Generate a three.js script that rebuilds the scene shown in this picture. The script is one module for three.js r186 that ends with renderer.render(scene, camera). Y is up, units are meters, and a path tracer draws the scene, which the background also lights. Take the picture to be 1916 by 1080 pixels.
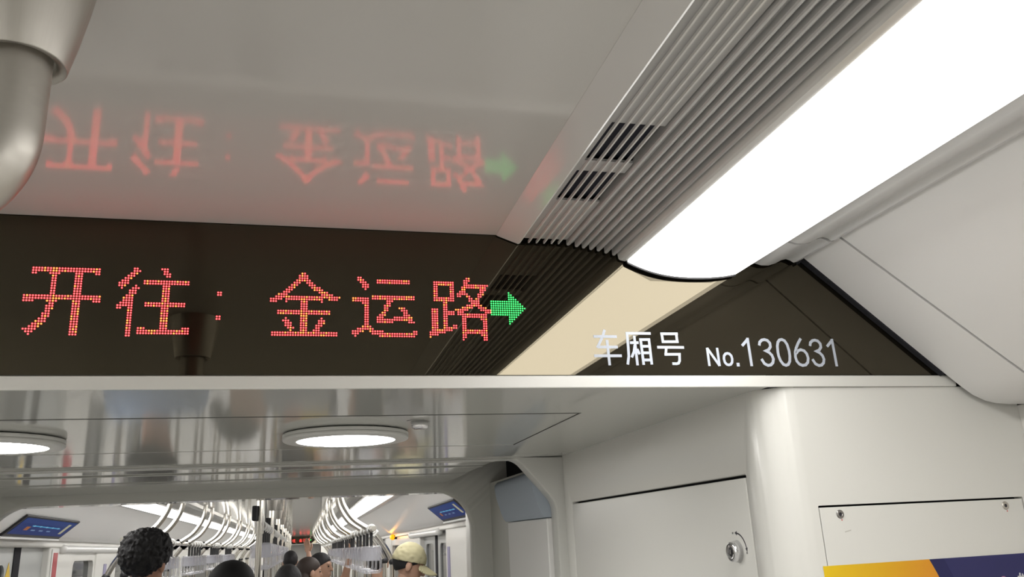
import * as THREE from 'three';
import { RoundedBoxGeometry } from 'three/addons/geometries/RoundedBoxGeometry.js';
import { mergeGeometries, mergeVertices, toCreasedNormals } from 'three/addons/utils/BufferGeometryUtils.js';
import { RectAreaLightUniformsLib } from 'three/addons/lights/RectAreaLightUniformsLib.js';
import { ImprovedNoise } from 'three/addons/math/ImprovedNoise.js';

// ------------------------------------------------------------------ camera, light levels, exposure
const scene = new THREE.Scene();
scene.background = new THREE.Color(0x000000);
const camera = new THREE.PerspectiveCamera(39.265, 1916 / 1080, 0.02, 120);
{
  const right = new THREE.Vector3(0.96969892, -0.04766895, 0.23960732);
  const up = new THREE.Vector3(-0.02567889, 0.95545796, 0.29400797);
  const back = new THREE.Vector3(-0.24294978, -0.29125206, 0.92528247);
  camera.matrixAutoUpdate = true;
  camera.quaternion.setFromRotationMatrix(new THREE.Matrix4().makeBasis(right, up, back));
  camera.position.set(0.28, 1.68, 1.07);
}
const renderer = new THREE.WebGLRenderer({ antialias: true });
renderer.toneMapping = THREE.LinearToneMapping;
renderer.toneMappingExposure = 1.0;
renderer.shadowMap.enabled = true;
RectAreaLightUniformsLib.init();
const PANEL_GLOW = 5.0, PANEL_LIGHT = 5.0;        // ceiling light strips: glow of the diffuser, light just below it
const LAMP_COLOR = new THREE.Color(1.0, 0.982, 0.95);
function rectLight(x, y, z, w, h, intensity, color = LAMP_COLOR) {   // shines straight down
  const l = new THREE.RectAreaLight(color, intensity, w, h);
  l.position.set(x, y, z); l.rotation.x = -Math.PI / 2; l.castShadow = true;
  scene.add(l); return l;
}

function stripLights(s, z0, z1) {                 // three facets just below the curved diffuser
  return [[0.7390, 2.0605, 0.7800, 2.0386], [0.7800, 2.0386, 0.8800, 2.0386], [0.8800, 2.0386, 0.9150, 2.0510]].map(([xa, ya, xb, yb], i) => {
    const l = new THREE.RectAreaLight(LAMP_COLOR, PANEL_LIGHT, Math.hypot(xb - xa, yb - ya), z1 - z0);
    l.position.set(s * (xa + xb) / 2, (ya + yb) / 2 - 0.0012, (z0 + z1) / 2);
    l.rotation.order = 'ZXY'; l.rotation.set(-Math.PI / 2, 0, s * Math.atan2(yb - ya, xb - xa)); l.castShadow = true;
    scene.add(l); return l;
  });
}

// ------------------------------------------------------------------ helpers
const V = (x, y, z) => new THREE.Vector3(x, y, z);
let seed = 7;
const rnd = () => { seed = (seed * 1664525 + 1013904223) >>> 0; return seed / 4294967296; };
const taken = new Map();
function numbered(n) { const k = taken.get(n) || 0; taken.set(n, k + 1); return k ? `${n}_${String(k).padStart(3, '0')}` : n; }
const flat = g => { const q = g.index ? g.toNonIndexed() : g; for (const k of Object.keys(q.attributes)) if (!['position', 'normal', 'uv'].includes(k)) q.deleteAttribute(k); q.clearGroups(); return q; };
function merged(gs) { return gs.length === 1 ? gs[0] : mergeGeometries(gs.map(flat)); }
function obj(name, gs, mat, parent = scene) {
  const m = new THREE.Mesh(merged(Array.isArray(gs) ? gs : [gs]), mat);
  m.name = parent === scene ? numbered(name) : name; m.castShadow = m.receiveShadow = true;
  parent.add(m); return m;
}
function tag(o, label, category, group) { o.userData.label = label; o.userData.category = category; if (group) o.userData.group = group; return o; }
function thing(name, label, category, pos = [0, 0, 0], group) {
  const o = new THREE.Group(); o.name = numbered(name); scene.add(o); o.position.set(...pos);
  return tag(o, label, category, group);
}
function struct(name, gs, mat, label, category) {
  const o = gs ? obj(name, gs, mat) : new THREE.Group();
  if (!gs) { o.name = numbered(name); scene.add(o); }
  o.userData.kind = 'structure'; if (label) o.userData.label = label; if (category) o.userData.category = category;
  return o;
}
const box = (w, h, d, x = 0, y = 0, z = 0, r = 0) => (r ? new RoundedBoxGeometry(w, h, d, 3, r) : new THREE.BoxGeometry(w, h, d)).translate(x, y, z);
const span = (x0, x1, y0, y1, z0, z1, r = 0) => box(x1 - x0, y1 - y0, z1 - z0, (x0 + x1) / 2, (y0 + y1) / 2, (z0 + z1) / 2, r);
const poly = pts => { const s = new THREE.Shape(); pts.forEach(([x, y], i) => i ? s.lineTo(x, y) : s.moveTo(x, y)); s.closePath(); return s; };
function ext(shape, z0, z1, o = {}) {           // extrude a section along z
  const g = new THREE.ExtrudeGeometry(Array.isArray(shape) ? poly(shape) : shape, { depth: z1 - z0, bevelEnabled: false, curveSegments: 16, ...o }).translate(0, 0, z0);
  return toCreasedNormals(g, o.crease ?? 0.5);
}
function thick(pts, t) {                        // open polyline -> closed band, t to the left of its direction
  const off = pts.map((p, i) => {
    const a = pts[Math.max(0, i - 1)], b = pts[Math.min(pts.length - 1, i + 1)];
    const dx = b[0] - a[0], dy = b[1] - a[1], l = Math.hypot(dx, dy);
    return [p[0] - dy / l * t, p[1] + dx / l * t];
  });
  return [...pts, ...off.reverse()];
}
function rrect(x0, x1, y0, y1, r, cls = THREE.Shape) {
  const s = new cls(); s.moveTo(x0 + r, y0); s.lineTo(x1 - r, y0); s.absarc(x1 - r, y0 + r, r, -Math.PI / 2, 0);
  s.lineTo(x1, y1 - r); s.absarc(x1 - r, y1 - r, r, 0, Math.PI / 2); s.lineTo(x0 + r, y1); s.absarc(x0 + r, y1 - r, r, Math.PI / 2, Math.PI);
  s.lineTo(x0, y0 + r); s.absarc(x0 + r, y0 + r, r, Math.PI, Math.PI * 1.5); return s;
}
const tube = (pts, r, seg = 40, rad = 14, tension = 0.5) => new THREE.TubeGeometry(new THREE.CatmullRomCurve3(pts.map(p => V(...p)), false, 'catmullrom', tension), seg, r, rad);
const rod = (a, b, r, rad = 14, r2 = r) => {
  const d = V(...b).sub(V(...a)), g = new THREE.CylinderGeometry(r2, r, d.length(), rad);
  g.applyQuaternion(new THREE.Quaternion().setFromUnitVectors(V(0, 1, 0), d.clone().normalize()));
  const m = V(...a).add(V(...b)).multiplyScalar(0.5); return g.translate(m.x, m.y, m.z);
};
const lathe = (pts, seg = 40) => new THREE.LatheGeometry(pts.map(p => new THREE.Vector2(...p)), seg);
const flip = g => { const q = flat(g.clone()), p = q.attributes; for (const k in p) { const a = p[k], n = a.itemSize; for (let i = 0; i < a.count; i += 3) for (let c = 0; c < n; c++) { const t = a.array[(i + 1) * n + c]; a.array[(i + 1) * n + c] = a.array[(i + 2) * n + c]; a.array[(i + 2) * n + c] = t; } } return q; };
const mirrorX = g => flip(flat(g.clone()).scale(-1, 1, 1));
const side = (g, s) => s > 0 ? g : mirrorX(g);
// the next car stands a little lower and dips away: everything of it passes through this placement
const NEXT = new THREE.Matrix4().makeTranslation(0, -0.02, 0).multiply(new THREE.Matrix4().makeRotationX(-0.006));
const inNext = o => { o.updateMatrix(); o.applyMatrix4(NEXT); return o; };

// ------------------------------------------------------------------ materials
const noise = new ImprovedNoise();
function noiseTex(w, h, fx, fy, lo, hi, zz = 0.5) {
  const d = new Uint8Array(w * h * 4);
  for (let j = 0; j < h; j++) for (let i = 0; i < w; i++) {
    const n = 0.6 * noise.noise(i * fx, j * fy, zz) + 0.4 * noise.noise(i * fx * 3.1, j * fy * 3.1, zz + 4);
    const v = Math.max(0, Math.min(255, 255 * (lo + (hi - lo) * (n * 0.5 + 0.5)))) | 0;
    d.set([v, v, v, 255], (j * w + i) * 4);
  }
  const t = new THREE.DataTexture(d, w, h); t.wrapS = t.wrapT = THREE.RepeatWrapping; t.magFilter = THREE.LinearFilter; t.needsUpdate = true; return t;
}
const std = (r, g, b, roughness = 0.4, o = {}) => new THREE.MeshStandardMaterial({ color: new THREE.Color().setRGB(r, g, b), roughness, ...o });
const phys = (r, g, b, roughness = 0.4, o = {}) => new THREE.MeshPhysicalMaterial({ color: new THREE.Color().setRGB(r, g, b), roughness, ...o });
const brushed = noiseTex(256, 256, 0.9, 0.02, 0.3, 0.55);
const M = {
  ceiling: phys(0.59, 0.582, 0.555, 0.085),
  edge: std(0.66, 0.655, 0.63, 0.16),
  grille: std(0.46, 0.46, 0.45, 0.4),
  soffit: phys(0.50, 0.50, 0.47, 0.075),
  paint: phys(0.74, 0.73, 0.69, 0.3),
  cabinet: phys(0.69, 0.685, 0.65, 0.22),
  cove: phys(0.76, 0.755, 0.745, 0.3),
  frame: phys(0.52, 0.52, 0.48, 0.4),
  ring: phys(0.56, 0.56, 0.53, 0.35),
  channel: std(0.62, 0.62, 0.615, 0.35),
  trim: phys(0.66, 0.655, 0.62, 0.28),
  black: std(0.012, 0.012, 0.014, 0.5),
  slot: std(0.006, 0.008, 0.02, 0.7),
  seal: std(0.06, 0.06, 0.055, 0.8),
  void: std(0.01, 0.01, 0.012, 0.9),
  glass: phys(0.006, 0.005, 0.0035, 0.015, { ior: 1.72, specularColor: new THREE.Color(1, 0.88, 0.64) }),
  letter: std(0.43, 0.465, 0.53, 0.65),
  ledRed: std(0.05, 0, 0, 0.5, { emissive: new THREE.Color(1, 0.045, 0.05), emissiveIntensity: 6.5 }),
  ledOrange: std(0.05, 0.01, 0, 0.5, { emissive: new THREE.Color(1, 0.13, 0.03), emissiveIntensity: 6.5 }),
  ledGreen: std(0, 0.05, 0.01, 0.5, { emissive: new THREE.Color(0.05, 1, 0.16), emissiveIntensity: 2.6 }),
  diffuser: std(0.8, 0.8, 0.8, 0.5, { emissive: LAMP_COLOR, emissiveIntensity: PANEL_GLOW }),
  downlight: std(0.8, 0.8, 0.8, 0.5, { emissive: new THREE.Color(1, 0.985, 0.95), emissiveIntensity: 19 }),
  steel: std(0.50, 0.478, 0.44, 1, { metalness: 1, roughnessMap: brushed }),
  rail: std(0.72, 0.69, 0.63, 0.22, { metalness: 1 }),
  chrome: std(0.8, 0.8, 0.82, 0.08, { metalness: 1 }),
  plastic: std(0.62, 0.62, 0.6, 0.35),
  whitePlastic: std(0.74, 0.74, 0.72, 0.3),
  bellows: std(0.38, 0.43, 0.49, 0.8),
  gangway: std(0.74, 0.735, 0.72, 0.55),
  floor: std(0.5, 0.49, 0.48, 0.5),
  strap: std(0.02, 0.02, 0.022, 0.6),
  clear: phys(0.9, 0.9, 0.92, 0.08, { transmission: 0.82, thickness: 0, ior: 1.5 }),
  rubber: std(0.008, 0.008, 0.012, 0.95),
  pane: std(0.03, 0.034, 0.036, 0.06),
  door: std(0.44, 0.45, 0.44, 0.35),
  red: std(0.42, 0.05, 0.06, 0.4),
  redDark: std(0.5, 0.03, 0.05, 0.35),
  yellow: std(0.75, 0.5, 0.02, 0.4),
  purple: std(0.28, 0.26, 0.42, 0.4),
  lampOrange: std(0.4, 0.1, 0, 0.4, { emissive: new THREE.Color(1, 0.33, 0.0), emissiveIntensity: 1.6 }),
  screwDark: std(0.3, 0.29, 0.28, 0.25, { metalness: 1 }),
  redMark: std(0.6, 0.03, 0.03, 0.5),
  ink: std(0.015, 0.013, 0.02, 0.5),
  skin: std(0.50, 0.30, 0.21, 0.5), skinDark: std(0.40, 0.21, 0.14, 0.5),
  hair: std(0.008, 0.007, 0.008, 0.7), hairBrown: std(0.03, 0.018, 0.013, 0.65),
  cap: std(0.46, 0.42, 0.26, 0.85), eye: std(0.01, 0.008, 0.008, 0.2),
  whiteCloth: std(0.7, 0.69, 0.67, 0.9), blackCloth: std(0.012, 0.012, 0.016, 0.9), slateCloth: std(0.20, 0.28, 0.43, 0.9),
  violetCloth: std(0.10, 0.11, 0.52, 0.9), greyCloth: std(0.2, 0.2, 0.21, 0.9), yellowCloth: std(0.62, 0.42, 0.02, 0.8), trousers: std(0.03, 0.035, 0.05, 0.9), khaki: std(0.35, 0.28, 0.18, 0.9),
};

// ------------------------------------------------------------------ car body: one section used for both cars
const H = 2.097;                                  // ceiling height
const CHAN = [[0.917, 2.055], [0.9506, 2.0661], [0.962, 2.0632], [0.9747, 2.0634], [0.9867, 2.067], [0.9987, 2.0731], [1.0072, 2.0752], [1.014, 2.0732], [1.0199, 2.0697], [1.0275, 2.0714], [1.0345, 2.0765]];
const COVE = [[1.0375, 2.077], [1.15, 1.9826], [1.2593, 1.891], [1.285, 1.8702], [1.3035, 1.857], [1.3244, 1.848], [1.345, 1.8435], [1.37, 1.842], [1.405, 1.842]];
const DIFF = []; for (let i = 0; i <= 20; i++) { const t = i / 20, x = 0.7384 + (0.915 - 0.7384) * t, u = (x - 0.838) / (x < 0.838 ? 0.0996 : 0.095); DIFF.push([x, 2.0392 + (x < 0.838 ? 0.0215 : 0.0125) * Math.abs(u) ** 2.3]); }
const FINS = [0.5881, 0.5999, 0.6113, 0.6228, 0.6335], RIBS = [[0.6485, 2.0842], [0.6614, 2.0821], [0.6722, 2.0806], [0.6835, 2.0784], [0.6953, 2.0768], [0.707, 2.0738], [0.7191, 2.071]];

function airGrille(s, z0, z1, slots, label, place = o => o) {
  const t = thing('air_grille', label, 'grille', [0, 0, 0], 'ceiling air grilles');
  const back = [];
  const baseTop = [[0.578, 2.0892], [0.644, 2.0892], [0.6445, 2.0925], [0.735, 2.0785]];
  let z = z0 + 0.011;                                     // base plate with real openings over the dark slots
  const whole = (a, b) => back.push(side(ext(thick(baseTop, 0.003), a, b), s));
  for (const [a, b] of slots) { whole(z, a); back.push(side(ext([[0.578, 2.0892], [0.5836, 2.0892], [0.5836, 2.0922], [0.578, 2.0922]], a, b), s), side(ext([[0.6440, 2.0892], [0.6445, 2.0925], [0.735, 2.0785], [0.735, 2.0815], [0.6440, 2.0955]], a, b), s)); z = b; }
  whole(z, z1);
  obj('base_plate', back, M.grille, t);
  for (const [a, b] of slots) obj('slot', side(span(0.5805, 0.652, 2.0985, 2.102, a - 0.006, b + 0.006), s), M.slot, t);
  FINS.forEach(x => obj('fin', side(span(x - 0.0010, x + 0.0010, 2.0855, 2.0895, z0 + 0.0005, z1), s), M.edge, t));
  RIBS.forEach(([x, y], i) => {
    const n = i < RIBS.length - 1 ? RIBS[i + 1][0] : 0.7275, yb = 2.0925 - Math.max(0, x - 0.642) * 0.15;
    obj('rib', side(ext([[x - 0.0026, y + 0.002], [x - 0.0016, y], [x + 0.0012, y], [x + (n - x) * 0.75, yb - 0.0012], [x + (n - x) * 0.75, yb + 0.002], [x - 0.0026, yb + 0.002]], z0 + 0.0005, z1, { crease: 0.3 }), s), M.grille, t);
  });
  obj('flange', side(ext(thick([[0.7245, 2.078], [0.7262, 2.0665], [0.7285, 2.0642], [0.733, 2.0634], [0.7375, 2.0625]], 0.004), z0, z1), s), M.edge, t);
  return place(t);
}
function lightStrip(s, z0, z1, label, place = o => o) {
  const t = thing('ceiling_light', label, 'light', [0, 0, 0], 'long ceiling light strips');
  obj('diffuser', side(ext(thick(DIFF, 0.004), z0 + 0.0045, z1, { crease: 0.8 }), s), M.diffuser, t);
  obj('housing', side(ext([[0.733, 2.068], [0.738, 2.068], [0.738, 2.13], [0.925, 2.13], [0.925, 2.06], [0.932, 2.06], [0.932, 2.137], [0.733, 2.137]], z0 + 0.0045, z1), s), M.plastic, t);
  const cap = [...DIFF.map(([x, y]) => [x, y - 0.0025]), [0.919, 2.06], [0.919, 2.12], [0.736, 2.12], [0.736, 2.0645]];
  obj('end_cap', side(ext(cap, z0 + 0.0005, z0 + 0.0042), s), M.black, t);
  return place(t);
}
function shear(g, zEnd, k) { const p = g.attributes.position; for (let i = 0; i < p.count; i++) if (Math.abs(p.getZ(i) - zEnd) < 1e-4) p.setZ(i, p.getZ(i) + (2.077 - p.getY(i)) * k); p.needsUpdate = true; return g; }

// ---- camera car
const A0 = 0.004, A1 = 6.4;
{
  const c = struct('ceiling', null, null, 'glossy pale grey ceiling panel of the near car', 'ceiling');
  obj('panel', span(-0.5425, 0.5425, H, H + 0.02, 0.0015, A1), M.ceiling, c);
  for (const s of [1, -1]) obj('edge_strip', side(ext([[0.5405, 2.0965], [0.5425, 2.0948], [0.5725, 2.0838], [0.5752, 2.0848], [0.5800, 2.0975], [0.5800, 2.108], [0.5405, 2.108]], A0 - 0.001, A1), s), M.edge, c);
  obj('roof', span(-1.52, 1.52, 2.2, 2.26, -0.6, A1 + 0.1), M.void, c);
  const slots = [[0.156, 0.2435], [0.271, 0.361]]; for (let k = 0; k < 5; k++) slots.push([1.2 + k * 1.05, 1.29 + k * 1.05], [1.318 + k * 1.05, 1.408 + k * 1.05]);
  airGrille(1, A0, A1, slots, 'ribbed grey air grille with dark slots between ceiling panel and near light');
  airGrille(-1, A0, A1, slots, 'ribbed air grille of the near car on the far side of its ceiling panel');
  lightStrip(1, A0, A1, 'wide glowing white light strip running up to the dark display panel');
  lightStrip(-1, A0, A1, 'glowing light strip of the near car on the other side of the ceiling');
  for (const s of [1, -1]) stripLights(s, 0.009, A1 - 0.02);
}
function sideWall(name, s, z0, z1, label, place, seam) {
  const w = struct(name, null, null, label, 'wall');
  const bands = seam ? [[z0 + 0.006, seam, 'end'], [seam + 0.0046, z1, 'main']] : [[z0, z1, '']];
  for (const [a, b, k] of bands) {
    let g = ext(thick(COVE, 0.008), a, b, { crease: 0.6 });
    if (k === 'end') g = shear(g, b, 0.124); if (k === 'main') g = shear(g, a, 0.124);
    obj('cove_panel', side(g, s), M.cove, w);
    obj('channel', side(ext(thick(CHAN, 0.004), a - (k === 'end' ? 0.003 : 0), b - (k === 'end' ? 0.001 : 0), { crease: 0.7 }), s), M.channel, w);
  }
  obj('backing', side(span(1.0, 1.45, 2.14, 2.15, z0, z1), s), M.void, w);
  obj('outer_skin', side(span(1.46, 1.52, -0.06, 2.2, z0 - 0.3, z1), s), M.void, w);
  if (place) place(w);
  return w;
}
{
  const wr = sideWall('wall_right', 1, A0, A1, 'pale sloping cove panel and side wall beside the near light', null, 0.101);
  obj('gasket', ext(thick([[1.0280, 2.0712], [1.0375, 2.0768], [1.2585, 1.8915]], -0.0032), 0.001, 0.0098), M.rubber, wr);
  obj('lower_wall', span(1.3985, 1.46, -0.02, 1.842, -0.05, A1), M.paint, wr);
  const wl = sideWall('wall_left', -1, A0, A1, 'pale sloping cove panel and side wall opposite', null, 0.101);
  obj('lower_wall', span(-1.46, -1.4005, -0.02, 1.842, -0.05, A1), M.paint, wl);
  struct('wall_back', span(-1.5, 1.5, -0.06, 2.25, A1, A1 + 0.06), M.paint, 'pale end wall of the near car', 'wall');
  struct('floor', span(-1.5, 1.5, -0.06, 0, -2.4, A1), M.floor, 'dark grey floor of near car and gangway', 'floor');
}

// ------------------------------------------------------------------ display panel above the gangway
const rows = t => t.split('/').map(r => r.trim());
const GLYPH = {
  kai: [[-0.0609, 2.0276], '2-25/2-25/2-3 8-11 17-19 24-25/9-10 17-19/9-10 17-19/9-10 17-19/9-10 17-19/9-10 17-19/9-10 17-19/9-10 17-19/9-10 17-19/0-26/0-26/0-3 8-11 17-19 24-26/9-10 17-19/8-10 17-19/8-10 17-19/8-9 17-19/7-9 17-19/7-9 17-19/6-8 17-19/5-8 17-19/4-7 17-19/3-6 17-19/1-5 17-19/2-4 17-19/3 17-19'],
  wang: [[0.0458, 2.0302], '5-6 15-17/5-7 16-17/4-6 16-18/3-5 17-18/2-4/1-3 9-25/0-3 9-25/0-2 6 16-18/1 5-7 16-18/4-6 16-18/4-6 16-18/3-5 16-18/2-5 16-18/2-5 16-18/1-5 10-24/0-5 10-24/0-1 4-5 16-18/4-5 16-18/4-5 16-18/4-5 16-18/4-5 16-18/4-5 16-18/4-5 16-18/4-5 16-18/4-5 8-10 16-18 24-26/4-5 8-26/4-5 8-26/4-5'],
  jin: [[0.2312, 2.0300], '12-13/11-14/11-14/10-15/9-11 14-16/8-10 15-17/7-9 16-19/6-8 17-20/5-7 19-22/3-6 20-24/2-27/0-4 6-20 23-26/0-2 6 12-14 20/12-14/12-14/12-14/3-23/3-23/12-14/6 12-14 20/5-7 12-14 19-21/6-8 12-14 19-21/6-8 12-14 18-20/7-9 12-14 18-19/8 12-14 17-19/1-26/1-26'],
  yun: [[0.3380, 2.0266], '2-3/2-4 10-23/3-5 10-23/4-6/4-6/5///8-25/0-6 8-25/0-6 14-16/4-6 14-15/5-6 13-15/5-6 13-14 19-21/5-6 13-14 20-22/5-6 12-13 21-22/5-6 11-13 21-23/5-6 10-12 17-24/5-6 10-24/5-6 10-16 23-25/5-6/4-7/2-8/0-4 7-12 25-26/0-2 8-26/1 11-25'],
  lu: [[0.4425, 2.0295], '16-17/15-17/2-10 15-16/2-10 15-25/2-3 9-10 14-24/2-3 9-10 14-15 22-24/2-3 9-10 13-15 22-23/2-3 9-10 12-16 21-23/2-3 9-10 12-13 16-17 21-22/2-10 17-18 20-21/2-10 17-21/6-7 18-21/6-7 16-22/6-7 14-18 21-24/1-3 6-7 11-16 22-26/1-3 6-10 12-14 24-26/1-3 6-10 12-24/1-3 6-7 14-24/1-3 6-7 14-15 22-24/1-3 6-7 14-15 23-24/1-3 6-7 14-15 23-24/1-3 6-7 10-11 14-15 23-24/1-3 6-11 14-15 23-24/1-9 14-24/0-6 14-24/0-3 14-15 22-24/0 14-15 23-24/14 23-24'],
  arrow: [[0.5296, 2.0098], '8/8-9/8-10/8-11/0-12/0-13/0-14/0-15/0-14/0-13/0-12/8-11/8-10/8-9/8'],
  colon_upper: [[0.1650, 2.0006], '0-1/0-1'], colon_lower: [[0.1650, 1.9682], '0-1/0-1'],
};
const LETTERS = {
  che: [[[16.4, 57.9], [12.3, 47.4], [4.3, 33.3], [2.9, 30.9]], [[4.0, 32.1], [34.4, 32.4]], [[-1.5, 47.7], [34.3, 47.8]], [[-2.8, 19.2], [39.4, 19.5]], [[18.6, 42.9], [19.7, 5.4]]],
  xiang: [[[48.4, 53.0], [87.8, 53.2]], [[50.6, 53.1], [50.5, 32.9], [50.1, 18.9], [47.4, 6.6]], [[53.7, 39.0], [67.3, 39.1]], [[61.4, 49.7], [62.4, 5.5]], [[60.9, 35.5], [58.8, 25.5], [54.5, 17.2]], [[63.9, 29.7], [67.3, 21.8]], [[70.8, 45.6], [72.0, 6.2]], [[83.9, 45.7], [84.7, 6.7]], [[68.7, 43.7], [85.5, 43.9]], [[72.6, 33.7], [82.3, 33.8]], [[72.9, 24.0], [82.1, 24.0]], [[73.2, 13.4], [83.2, 13.4]]],
  hao: [[[103.1, 52.9], [131.0, 53.2]], [[105.3, 54.0], [105.9, 39.2]], [[128.4, 54.3], [128.8, 39.5]], [[103.9, 40.9], [130.9, 41.2]], [[95.8, 32.6], [138.6, 32.6]], [[110.1, 31.7], [107.9, 20.0]], [[106.1, 21.9], [130.1, 22.2], [129.2, 12.6], [127.2, 8.9], [124.0, 8.0], [117.1, 8.2]]],
  capital_n: [[[175.9, 32.4], [176.4, 4.8]], [[175.9, 32.0], [192.9, 5.2]], [[192.3, 32.5], [192.9, 4.8]]],
  small_o: [[[201.4, 15.5], [202.2, 20.2], [204.8, 23.3], [208.2, 24.2], [211.6, 23.3], [214.2, 20.2], [215.0, 15.5], [214.2, 10.6], [211.6, 7.4], [208.2, 6.5], [204.8, 7.4], [202.2, 10.6], [201.4, 15.5]]],
  full_stop: [[[221.2, 7.0], [226.2, 7.0]]],
  digit_one: [[[245.0, 48.4], [246.0, 4.8]], [[244.8, 46.0], [234.3, 35.9]]],
  digit_three: [[[263.3, 36.6], [264.8, 41.8], [268.9, 45.1], [273.6, 46.0], [278.4, 44.6], [281.9, 40.4], [282.0, 34.8], [278.4, 30.3], [272.2, 28.4], [278.4, 26.0], [282.5, 21.6], [284.1, 15.8], [282.4, 10.2], [278.4, 6.8], [273.4, 6.0], [267.9, 8.6], [263.9, 15.9]]],
  digit_zero: [[[293.4, 26], [293.9, 35.5], [295.8, 42.0], [299.2, 45.6], [303.4, 46.4], [307.8, 44.4], [311.2, 38.4], [313.0, 28.6], [313.0, 20.7], [311.6, 12.6], [308.2, 7.6], [304.0, 6.2], [299.6, 7.8], [295.8, 13.4], [293.8, 20.5], [293.4, 26]]],
  digit_six: [[[336.4, 48.4], [330.4, 40.5], [325.9, 33.0], [323.2, 26.4], [322.4, 19.0], [323.7, 12.6], [327.2, 8.2], [332.6, 6.1], [338.2, 7.0], [342.4, 11.0], [344.1, 17.4], [342.9, 24.2], [339.0, 29.0], [333.4, 30.6], [328.2, 28.8], [324.4, 24.6]]],
};
LETTERS.digit_three_001 = LETTERS.digit_three.map(s => s.map(([x, y]) => [x + 87.4, y]));
LETTERS.digit_one_001 = LETTERS.digit_one.map(s => s.map(([x, y]) => [x + 146.2, y]));
function stroke(pts, w, t) {                       // flat stroke of even width, t thick
  const closed = pts.length > 3 && Math.hypot(pts[0][0] - pts.at(-1)[0], pts[0][1] - pts.at(-1)[1]) < 1e-6;
  const P = closed ? pts.slice(0, -1) : pts, n = P.length, L = [], R = [];
  for (let i = 0; i < n; i++) {
    const a = P[closed ? (i + n - 1) % n : Math.max(0, i - 1)], b = P[closed ? (i + 1) % n : Math.min(n - 1, i + 1)], p = P[i];
    let d1 = [p[0] - a[0], p[1] - a[1]], d2 = [b[0] - p[0], b[1] - p[1]];
    if (!closed && i === 0) d1 = d2; if (!closed && i === n - 1) d2 = d1;
    const l1 = Math.hypot(...d1), l2 = Math.hypot(...d2), n1 = [-d1[1] / l1, d1[0] / l1], n2 = [-d2[1] / l2, d2[0] / l2];
    let m = [n1[0] + n2[0], n1[1] + n2[1]]; const lm = Math.hypot(...m) || 1; m = [m[0] / lm, m[1] / lm];
    const k = w / 2 / Math.max(0.55, m[0] * n1[0] + m[1] * n1[1]);
    L.push([p[0] + m[0] * k, p[1] + m[1] * k]); R.push([p[0] - m[0] * k, p[1] - m[1] * k]);
  }
  let s;
  if (closed) {
    const area = q => q.reduce((a, p, i) => a + p[0] * q[(i + 1) % q.length][1] - q[(i + 1) % q.length][0] * p[1], 0);
    const [o, h] = Math.abs(area(L)) > Math.abs(area(R)) ? [L, R] : [R, L]; s = poly(o); s.holes.push(poly(h));
  } else s = poly([...L, ...R.reverse()]);
  return new THREE.ExtrudeGeometry(s, { depth: t, bevelEnabled: false });
}
const ledDot = new THREE.SphereGeometry(0.00112, 7, 4, 0, Math.PI * 2, 0, Math.PI / 2).rotateX(Math.PI / 2);
function ledMesh(name, key, mats, parent, label) {
  const [[x0, y0], text] = GLYPH[key], bins = mats.map(() => []), p = key === 'arrow' ? 0.00323 : 0.00328;
  rows(text).forEach((r, j) => { if (r) for (const part of r.split(' ')) { const [a, b = a] = part.split('-').map(Number); for (let c = a; c <= b; c++) bins[mats.length > 1 && rnd() < 0.17 ? 1 : 0].push(ledDot.clone().translate(x0 + c * p, y0 - j * p, 0.0003)); } });
  const parts = bins.filter(b => b.length).map(b => merged(b)), g = parts.length > 1 ? mergeGeometries(parts.map(flat), true) : parts[0];
  const m = new THREE.Mesh(g, parts.length > 1 ? mats : mats[0]); m.name = name; m.castShadow = false; m.receiveShadow = true; parent.add(m);
  if (label) m.userData.label = label; return m;
}
function makeDisplay(label, letters) {
  const t = thing('destination_display', label, 'display', [0, 0, 0], 'destination displays over the gangways');
  obj('glass_panel', ext([[-1.2615, 1.8915], [1.2615, 1.8915], [1.045, 2.073], [1.0, 2.1], [-1.0, 2.1], [-1.045, 2.073]], -0.008, 0), M.glass, t);
  obj('housing', span(-1.0, 1.0, 1.9, 2.19, -0.2, -0.009), M.black, t);
  for (const k of ['kai', 'wang', 'jin', 'yun', 'lu']) ledMesh('led_character', k, [M.ledRed, M.ledOrange], t, 'red dot matrix character');
  for (const k of ['colon_upper', 'colon_lower']) ledMesh('led_colon_dot', k, [M.ledRed], t, 'dot of the red colon');
  ledMesh('led_arrow', 'arrow', [M.ledGreen], t, 'green dot matrix arrow pointing right');
  if (letters) for (const k in LETTERS) {
    const gs = LETTERS[k].map((s, i) => stroke(s.map(([x, y]) => [0.68 + x / 1000, 1.90 + y / 1000]), k === 'full_stop' ? 0.0055 : k === 'small_o' || k === 'capital_n' ? 0.0039 : k.startsWith('digit') ? 0.0044 : 0.0040, 0.0002 + i * 0.00003));
    obj(k.startsWith('digit') || k.startsWith('full') || k.startsWith('small') || k.startsWith('cap') ? 'number_letter' : 'character', gs, M.letter, t);
  }
  return t;
}
makeDisplay('dark glass destination display with large red characters and white car number', true);
{ // faint light of the lit dots on the ceiling in front of them
  const l = new THREE.RectAreaLight(new THREE.Color(1, 0.05, 0.05), 0.12, 0.62, 0.1); l.position.set(0.22, 1.985, 0.004); l.rotation.y = Math.PI; scene.add(l);
}

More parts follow.
